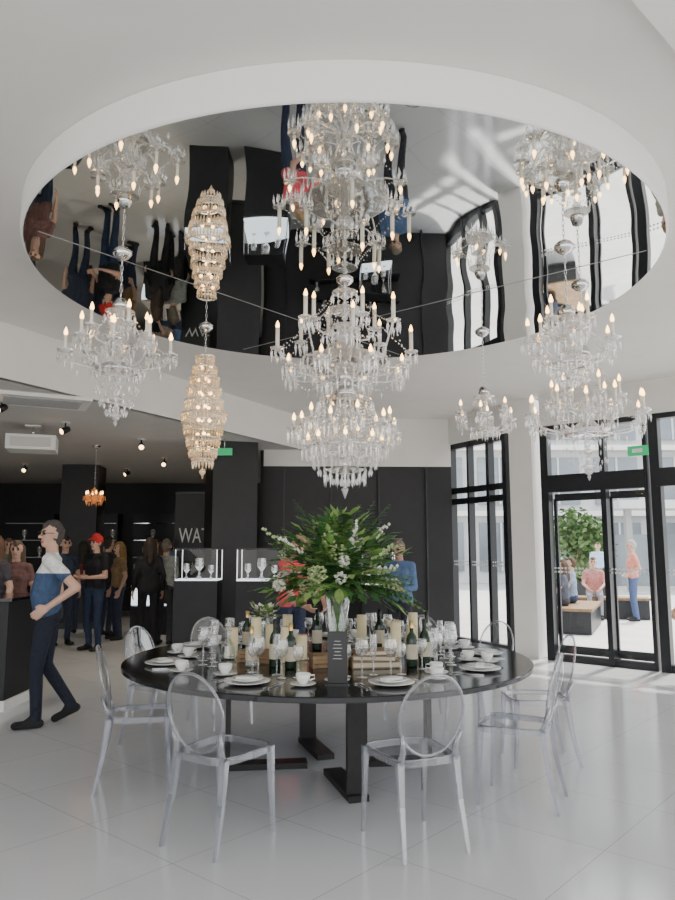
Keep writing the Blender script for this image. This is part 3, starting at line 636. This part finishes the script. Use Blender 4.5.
person('visitor_in_charcoal',(-4.15,13.2,0),-.6,1.76,shirt=(.05,.05,.05),hair=(.05,.04,.03),vox=.014)
person('visitor_in_blue_shirt',(-3.25,14.6,0),.2,1.78,shirt=(.12,.2,.35),hair=(.12,.1,.08),vox=.014)
bend={'elL':(-.2,.42,1.02),'wrL':(-.12,.60,.95),'elR':(.2,.42,1.02),'wrR':(.12,.60,.95)}
person('woman_in_pink',(-.52,8.35,0),pi+.5,1.74,shirt=(.80,.12,.14),pants=(.03,.04,.08),hair=(.45,.32,.18),lean=.22,joints=bend,female=True,hpitch=.3)
person('man_in_blue',(.78,9.2,0),pi-.5,1.66,shirt=(.10,.17,.32),pants=(.03,.03,.04),hair=(.18,.15,.12),skin=SK2,joints=hold,sleeve='long',glasses=True,hpitch=.2)
person('man_in_salmon_shirt',(6.35,15.7,0),-.2+pi/2,1.72,shirt=(.72,.28,.22),pants=(.08,.12,.25),hair=(.4,.38,.36),vox=.016,joints={'elL':(-.25,-.1,1.15),'wrL':(-.12,.1,1.02),'elR':(.25,-.1,1.15),'wrR':(.12,.1,1.02)})
person('passer_by',(7.7,21.5,0),pi,1.72,shirt=(.45,.6,.8),pants=(.1,.1,.15),vox=.018)
def seated(): return {'hipL':(-.10,0,.56),'hipR':(.10,0,.56),'kneeL':(-.12,.44,.53),'kneeR':(.12,.44,.53),'ankL':(-.12,.42,.10),'ankR':(.12,.42,.10),
  'toeL':(-.13,.58,.035),'toeR':(.13,.58,.035),'heelL':(-.12,.38,.04),'heelR':(.12,.38,.04),'elL':(-.24,.10,.79),'wrL':(-.12,.32,.68),'elR':(.24,.10,.79),'wrR':(.12,.32,.68)}
person('seated_man',(4.72,14.75,0),-.3-pi/2+pi,1.72,shirt=(.25,.32,.45),pants=(.04,.06,.12),joints=seated(),vox=.016)
person('seated_woman',(4.35,14.1,0),-.3+pi/2,1.68,shirt=(.08,.09,.12),pants=(.05,.05,.06),joints=seated(),vox=.016,female=True,longhair=True)
person('seated_visitor',(5.75,16.4,0),pi*.9,1.7,shirt=(.5,.2,.18),pants=(.3,.3,.32),joints=seated(),vox=.016)
person('visitor_at_entrance',(4.13,8.55,0),pi*.55,1.66,shirt=(.55,.50,.44),pants=(.6,.6,.58),hair=(.3,.2,.12),longhair=True,female=True,vox=.014)
def bench(x,y,w,r):
    b=MB(); b.box((0,0,.2),(w,.6,.40),'frame'); b.box((0,0,.43),(w+.05,.66,.05),'wood'); b.obj('outdoor_bench',(x,y,-.0),r)
bench(4.75,14.4,2.2,1.15); bench(6.0,16.6,1.9,-.3)
b=MB(); b.box((0,0,.35),(1.6,1.0,.7),'frame')
for i in range(500):
    c=Vector((random.uniform(-.75,.75),random.uniform(-.45,.45),.7+random.uniform(0,.3))); leafq(c,Vector((random.uniform(-1,1),random.uniform(-1,1),1)),.14,.04,'treeleaf')
b.obj('outdoor_planter',(6.0,18.4,0),.3)
poly('ground',[(1.96,12.4),(P1[0]+.03,P1[1]+.03),(P2[0]+.06,P2[1]+.06),(PE[0]+.05,PE[1]+.05),(60,-5),(60,60),(1.96,60)],-.06,'paving',th=.05)
b=MB()
b.box((26,34,6),(52,4,12),'concrete')
for i in range(20):
    for k in range(4): 
        b.box((2+i*2.6,31.95,1.6+k*2.9),(1.9,.2,2.1),'bglass'); b.box((2+i*2.6,31.85,1.6+k*2.9),(.08,.1,2.1),'concrete')
for k in range(4): b.box((26,31.7,3.05+k*2.9),(52,.5,.22),'whitetrim')
b.obj('office_building')
# covered walkway opposite
b=MB()
for i in range(6): b.box((10.6+i*2.6,26.4,1.5),(.22,.22,3.0),'grille')
b.box((17,26.4,3.1),(14,1.6,.3),'concrete'); b.box((17,27.1,1.1),(13.4,.06,1.9),'bglass'); b.obj('covered_walkway')
def tree(x,y,h,r):
    b=MB(); b.tube([(0,0,0),(.05,0,h*.35),(0,.05,h*.7)],[.1,.08,.04],'bark',8)
    for i in range(6): a=i*1.05; b.tube([(0,0,h*.4),(math.cos(a)*r*.6,math.sin(a)*r*.6,h*.7)],[.04,.015],'bark',5)
    for i in range(1100):
        v=Vector((random.gauss(0,1),random.gauss(0,1),random.gauss(0,1))).normalized()*random.random()**.4
        c=Vector((v.x*r,v.y*r,h*.62+v.z*h*.36)); d=Vector((random.uniform(-1,1),random.uniform(-1,1),random.uniform(-1,.5))).normalized(); s=d.cross(Vector((random.random(),.3,.8))).normalized()*.07
        b.add([c,c+d*.1+s,c+d*.22,c+d*.1-s],[(0,1,2,3)],'treeleaf')
    b.obj('tree',(x,y,0))
tree(7.75,23.6,3.0,.8); tree(8.7,24.8,2.6,.7)
# ---------------------------------------------------------------- lights
w=bpy.data.worlds.new('World'); bpy.context.scene.world=w; w.use_nodes=True; nt=w.node_tree
bg=nt.nodes['Background']; sky=nt.nodes.new('ShaderNodeTexSky'); sky.sky_type='NISHITA'; sky.sun_disc=False; sky.sun_elevation=math.radians(55); sky.sun_rotation=math.radians(40); sky.dust_density=3
mx=nt.nodes.new('ShaderNodeMixRGB'); mx.inputs[0].default_value=.75; mx.inputs[2].default_value=(3.45,3.35,3.2,1)
nt.links.new(sky.outputs[0],mx.inputs[1]); nt.links.new(mx.outputs[0],bg.inputs[0]); bg.inputs[1].default_value=.92
S=bpy.data.lights.new('sun','SUN'); S.energy=7.; S.angle=.05; S.color=(1,.95,.88); o=bpy.data.objects.new('sun',S); bpy.context.collection.objects.link(o)
o.rotation_euler=Vector((-.30,-.36,-1)).to_track_quat('-Z','Y').to_euler()
for x,y in SP:
    L=bpy.data.lights.new('spot','SPOT'); L.energy=70; L.spot_size=1.3; L.spot_blend=.6; L.color=(1,.85,.65); L.shadow_soft_size=.04
    o=bpy.data.objects.new('ceiling_spot_beam',L); bpy.context.collection.objects.link(o); o.location=(x,y,LC-.16)
cd=bpy.data.cameras.new('cam'); cd.sensor_fit='VERTICAL'; cd.sensor_height=36; cd.lens=720/900*36; cd.clip_end=200
co=bpy.data.objects.new('camera',cd); bpy.context.collection.objects.link(co); co.location=(0,0,1.55); co.rotation_euler=(pi/2+math.radians(7.75),0,0)
bpy.context.scene.camera=co
